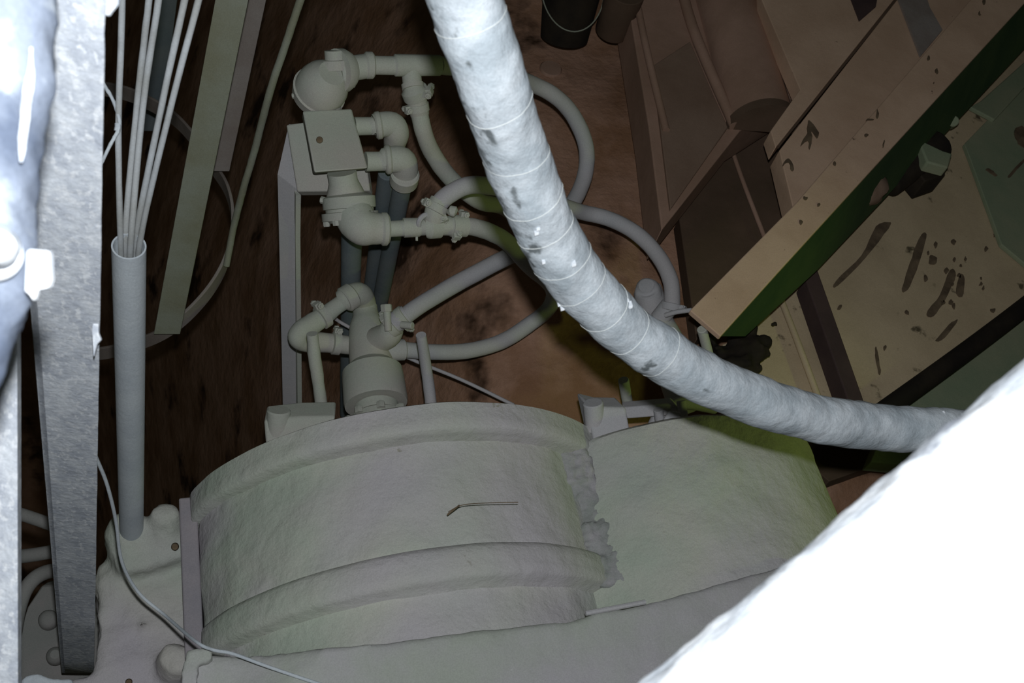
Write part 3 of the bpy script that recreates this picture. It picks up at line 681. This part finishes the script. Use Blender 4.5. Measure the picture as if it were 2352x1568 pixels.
# right hand elbows
obj('upper_elbow', MB().tube(smooth([(D(815, 290, 1.90), .0155), (D(862, 289, 1.91), .0155), (D(866, 287, 1.91), .0205), (D(900, 286, 1.92), .0215), (D(911, 304, 1.93), .021), (D(908, 322, 1.95), .020), (D(905, 335, 1.98), .018)], 5), 28), DUST, v)
obj('elbow_collar', MB().cyl(D(861, 289, 1.91), D(877, 287, 1.912), .0235), DUST, v)
obj('lower_elbow', MB().tube(smooth([(D(840, 371, 1.88), .0165), (D(882, 370, 1.89), .0165), (D(888, 367, 1.89), .021), (D(922, 368, 1.90), .023), (D(930, 392, 1.92), .0225), (D(927, 418, 1.95), .0215)], 5), 28), DUST, v)
obj('elbow_collar', MB().cyl(D(931, 398, 1.915), D(927, 418, 1.94), .0245), DUST, v)
obj('elbow_collar', MB().cyl(D(884, 367, 1.89), D(899, 366, 1.892), .0245), DUST, v)
obj('down_pipe', MB().cyl(D(926, 415, 1.95), D(868, 720, 2.45), .0165), SLATE, v)
obj('down_pipe', MB().cyl(D(890, 395, 2.0), D(845, 720, 2.5), .0165), SLATE, v)
obj('down_pipe', MB().cyl(D(808, 520, 2.05), D(800, 950, 2.6), .019), SLATE, v)
# lower nozzle, flange and big elbow
obj('lower_nozzle', MB().lathe(D(785, 395, 1.86), D(795, 455, 1.88), [(0, .024), (.35, .024), (.8, .031), (1, .033)], 32), DUST, v)
FA, FB = D(800, 445, 1.88), D(806, 512, 1.885)
obj('flange_body', MB().lathe(FA, FB, [(0, .030), (.12, .044), (.50, .044), (.52, .040), (.62, .040), (.64, .047), (.90, .047), (.90, .038), (.98, .034)], 40), DUST, v, angle=30)
c = MB()
fx = (FB - FA).normalized(); e1 = fx.orthogonal().normalized(); e2 = fx.cross(e1)
for k in range(6):
    th = math.tau * k / 6 + .4; obj('flange_screw', MB().hexb(FA.lerp(FB, .86) + (e1 * math.cos(th) + e2 * math.sin(th)) * .040, fx, .006, .010), DUST, v)
obj('big_elbow', MB().tube(smooth([(D(814, 496, 1.865), .032), (D(822, 510, 1.86), .032), (D(836, 522, 1.855), .030), (D(862, 525, 1.86), .026), (D(886, 526, 1.865), .025)], 6), 32, True, .0008, 60), DUST, v)
obj('elbow_collar', MB().cyl(D(874, 526, 1.862), D(892, 526, 1.866), .0275), DUST, v)
obj('outlet_pipe', MB().tube([(D(890, 526, 1.866), .0135), (D(926, 524, 1.875), .0135), (D(927, 523, 1.875), .0165), (D(962, 522, 1.88), .016), (D(965, 522, 1.88), .014), (D(1000, 520, 1.89), .014)], 26), DUST, v, angle=30)
obj('flange_screw', MB().hexb(D(748, 461, 1.87), RD((-1, .2, 0)), .006, .009), DUST, v)
obj('mark', MB().lathe(D(955, 548, 1.865), D(960, 548, 1.865), [(0, .004), (1, .004)], 8), DUST, v)

# couplings and hoses
k1 = thing('hose_coupling', 'upright hose coupling with bolted collars under the tee pipe', 'coupling', D(958, 250, 1.94))
obj('body', MB().tube([(D(949, 200, 1.92), .0145), (D(951, 208, 1.92), .0225), (D(956, 221, 1.93), .0225), (D(957, 223, 1.93), .0165), (D(960, 245, 1.94), .0175), (D(964, 262, 1.95), .0165)], 28), DUST, k1, angle=30)
clamp(k1, D(955, 213, 1.925), D(957, 223, 1.93) - D(951, 208, 1.92), .0195, DUST, RD((1, .2, .5)))
clamp(k1, D(961, 246, 1.94), D(964, 262, 1.95) - D(960, 235, 1.94), .0165, DUST, RD((-1, -.3, .5)))
k2 = thing('hose_coupling', 'coupling with wing bolts where two hoses leave the outlet pipe', 'coupling', D(1005, 520, 1.9))
obj('tee_body', MB().tube([(D(980, 521, 1.88), .0175), (D(985, 521, 1.88), .0205), (D(1008, 519, 1.89), .0205), (D(1010, 519, 1.89), .0155), (D(1040, 518, 1.90), .0170), (D(1066, 519, 1.91), .0165)], 28, True, .001, 90), DUST, k2, angle=30)
obj('riser', MB().tube(smooth([(D(995, 518, 1.885), .0165), (D(998, 495, 1.875), .0180), (D(1000, 478, 1.87), .0165), (D(1010, 462, 1.87), .0165)], 5), 26, True, .001, 90), DUST, k2)
clamp(k2, D(1062, 519, 1.91), D(1066, 519, 1.91) - D(1040, 518, 1.90), .0165, DUST, RD((0, 1, .4)))
clamp(k2, D(1044, 518, 1.90), D(1066, 519, 1.91) - D(1040, 518, 1.90), .0165, DUST, RD((0, -1, .5)))
clamp(k2, D(1003, 478, 1.87), D(1012, 460, 1.87) - D(999, 485, 1.87), .0165, DUST, RD((-.7, .5, .5)))
clamp(k2, D(1012, 488, 1.875), D(1030, 478, 1.87) - D(1000, 492, 1.87), .0120, DUST, RD((.5, -.8, .3)))
obj('wing_nut', MB().tube([(D(1030, 488, 1.865), .004), (D(1038, 485, 1.86), .0095), (D(1046, 486, 1.86), .009), (D(1050, 488, 1.86), .004)], 14), DUST, k2)
obj('band', MB().torus(D(975, 508, 1.87), RD((.6, -.5, .5)), .012, .0045), DUSTV, k2)
k3 = thing('hose_coupling', 'clamped coupling on side of rotary joint where long hose starts', 'coupling', D(905, 745, 2.05))
obj('body', MB().tube(smooth([(D(895, 752, 2.055), .018), (D(915, 735, 2.05), .0195), (D(935, 722, 2.05), .0185)], 5), 26, True, .001, 90), DUSTV, k3)
clamp(k3, D(900, 748, 2.052), D(935, 722, 2.05) - D(895, 752, 2.055), .0195, DUST, RD((-.5, .6, .8)))
clamp(k3, D(925, 728, 2.05), D(935, 722, 2.05) - D(895, 752, 2.055), .0185, DUST, RD((.4, -.9, .5)))
obj('side_bolt', MB().cyl(D(888, 708, 2.02), D(892, 760, 2.02), .0065), DUST, k3)
obj('bolt_head', MB().hexb(D(888, 716, 2.02), D(888, 700, 2.02) - D(890, 730, 2.02), .011, .014), DUST, k3, bevel=.001)
obj('side_bolt', MB().cyl(D(922, 745, 2.02), D(948, 748, 2.01), .0065), DUST, k3)

def hose(pts, r, m, label):
    o = obj('water_hose', MB().pipe(PD(pts), r, 10, 24, .0006, 30), m); tag(o, label, 'hose', 'water hoses between valve station and joints'); return o
hose([(928, 728, 2.05), (960, 704, 2.06), (1050, 650, 2.10), (1130, 608, 2.12), (1210, 565, 2.16), (1290, 500, 2.22), (1338, 420, 2.27), (1347, 345, 2.27), (1322, 275, 2.25), (1280, 225, 2.22), (1215, 190, 2.18), (1120, 160, 2.05), (1005, 150, 1.94)], .0158, DUSTV, 'long looping hose from rotary joint round to the top tee pipe')
hose([(1058, 519, 1.91), (1090, 522, 1.93), (1130, 535, 1.97), (1170, 560, 2.03), (1215, 610, 2.1), (1268, 660, 2.18), (1262, 705, 2.22), (1215, 745, 2.22), (1150, 785, 2.2), (1070, 806, 2.17), (990, 808, 2.14), (915, 802, 2.12)], .0152, DUSTV, 'hose sagging in loop below coupling and back into rotary joint')
hose([(1006, 470, 1.87), (1030, 447, 1.87), (1075, 426, 1.88), (1130, 428, 1.92), (1200, 445, 2.0), (1330, 485, 2.16), (1400, 503, 2.18), (1460, 535, 2.18), (1510, 585, 2.16), (1540, 645, 2.13), (1544, 705, 2.11)], .0150, DUSTV, 'hose arching from wing bolt coupling over to second rotary joint')
hose([(962, 252, 1.945), (972, 300, 1.96), (995, 355, 2.0), (1040, 415, 2.05), (1100, 462, 2.1), (1170, 485, 2.20), (1260, 590, 2.29), (1390, 740, 2.25), (1500, 770, 2.16)], .0152, DUST, 'hose running from the upright coupling down behind white hose')

# thin cable draped over the machine
cb = PD([(210, 1000, 1.25), (217, 1040, 1.27), (245, 1110, 1.33), (266, 1195, 1.40), (280, 1290, 1.46), (318, 1360, 1.50), (378, 1412, 1.50)])
cb += [Z(x, y, zd + h_) for x, y, h_ in [(450, 1473, .012), (490, 1492, .010), (535, 1501, .008), (620, 1532, .006), (740, 1572, .006), (860, 1605, .006)]]
tag(obj('thin_cable', MB().pipe(cb, .0022, 10, 12), PIPEM), 'thin pale cable sagging from the column across the machine casing', 'cable')

# ------------------------------------------------------------------ big white lagged hose
hz = thing('lagged_hose', 'thick white lagged hose bound with wire sweeping across the picture', 'hose', D(1340, 650, 1.0))
HP = [(1030, -170, .74), (1070, 0, .787), (1117, 150, .82), (1165, 300, .87), (1205, 410, .91), (1262, 540, .955), (1338, 655, 1.0), (1432, 752, 1.05), (1555, 835, 1.10), (1690, 900, 1.15), (1850, 955, 1.21), (2000, 978, 1.27), (2150, 988, 1.31), (2330, 1000, 1.36)]
hp = smooth([(D(*p), .0262) for p in HP], 18)
lag = obj('lagging', MB().tube(hp, 64, True, .0022, 26), HOSEM, hz)
at = lag.data.attributes.new('bare', 'FLOAT', 'POINT')
lo = hz.location + lag.location
for i, (p, r) in enumerate(hp):
    t_ = (hp[min(i + 1, len(hp) - 1)][0] - hp[max(i - 1, 0)][0]).normalized(); tcam = (CAM - p).normalized(); s_ = t_.cross(tcam).normalized()
    for k in range(64):
        dr = (lag.data.vertices[i * 64 + k].co + lo - p).normalized()
        at.data[i * 64 + k].value = max(0, min(1, (abs(dr.dot(s_) * 1.0 - .66) < .30) * 1.0)) if dr.dot(tcam) > 0 and i < len(hp) * .66 else 0
for k, f in enumerate([.10, .20, .27, .335, .375, .42, .46, .50, .545, .59]):
    i = int(f * (len(hp) - 1)); p, r = hp[i]; q = hp[i + 1][0]
    ax_ = (q - p).normalized() + RD((.10 * math.sin(k * 2.3), .08 * math.cos(k * 1.7), .05))
    seg = 72; V = []
    a = ax_.normalized().orthogonal().normalized(); b2 = ax_.normalized().cross(a)
    loop = []
    for j in range(seg + 1):
        th = math.tau * j / seg; dr = a * math.cos(th) + b2 * math.sin(th); pp = p + dr * .0262
        loop.append((pp + dr * (.0022 * fbm(pp, 26) + .0001), .00032))
    obj('binding_wire', MB().tube(loop, 6, False), WIREM, hz)
for (f, sx) in [(.52, .9), (.36, .2), (.42, .3)]:
    pass
c = MB()
random.seed(3)
def hosept(f, side, out=.0262):
    i = int(f * (len(hp) - 1)); p = hp[i][0]; t_ = (hp[i + 1][0] - p).normalized(); tc = (CAM - p).normalized(); s_ = t_.cross(tc).normalized(); n_ = s_.cross(t_)
    return p + (s_ * math.sin(side) + n_ * math.cos(side)) * out
for (f, sd) in [(.46, 1.4), (.465, 1.35), (.35, .2), (.352, .3), (.41, -.2), (.92, -.9), (.5, -.9), (.505, -.8), (.39, .6)]:
    p = hosept(f, sd, .0268); s = random.uniform(.0010, .0022)
    obj('fluff', MB().box(p, Vector((s, 0, .4 * s)), Vector((0, s * 1.5, 0)), Vector((0, .3 * s, s * .6))), WHITE, hz, bevel=.0004)

# ------------------------------------------------------------------ near white duct, lower right
wd = thing('white_duct', 'overexposed white dust caked duct filling the lower right corner', 'duct', D(2200, 1500, .5))
e = [(1340, 2330), (1790, 1915), (2090, 1665), (2400, 1400), (2700, 1150), (2950, 940)]
pp = [(D(x, y, .50 if i > 0 else .49), .0865) for i, (x, y) in enumerate(e)]
obj('duct_body', MB().tube(smooth(pp, 24), 128, True, .0022, 40), WHITE, wd)
c = MB()
for (x, y) in [(1978, 1150), (2128, 1028), (2252, 928)]:
    pass
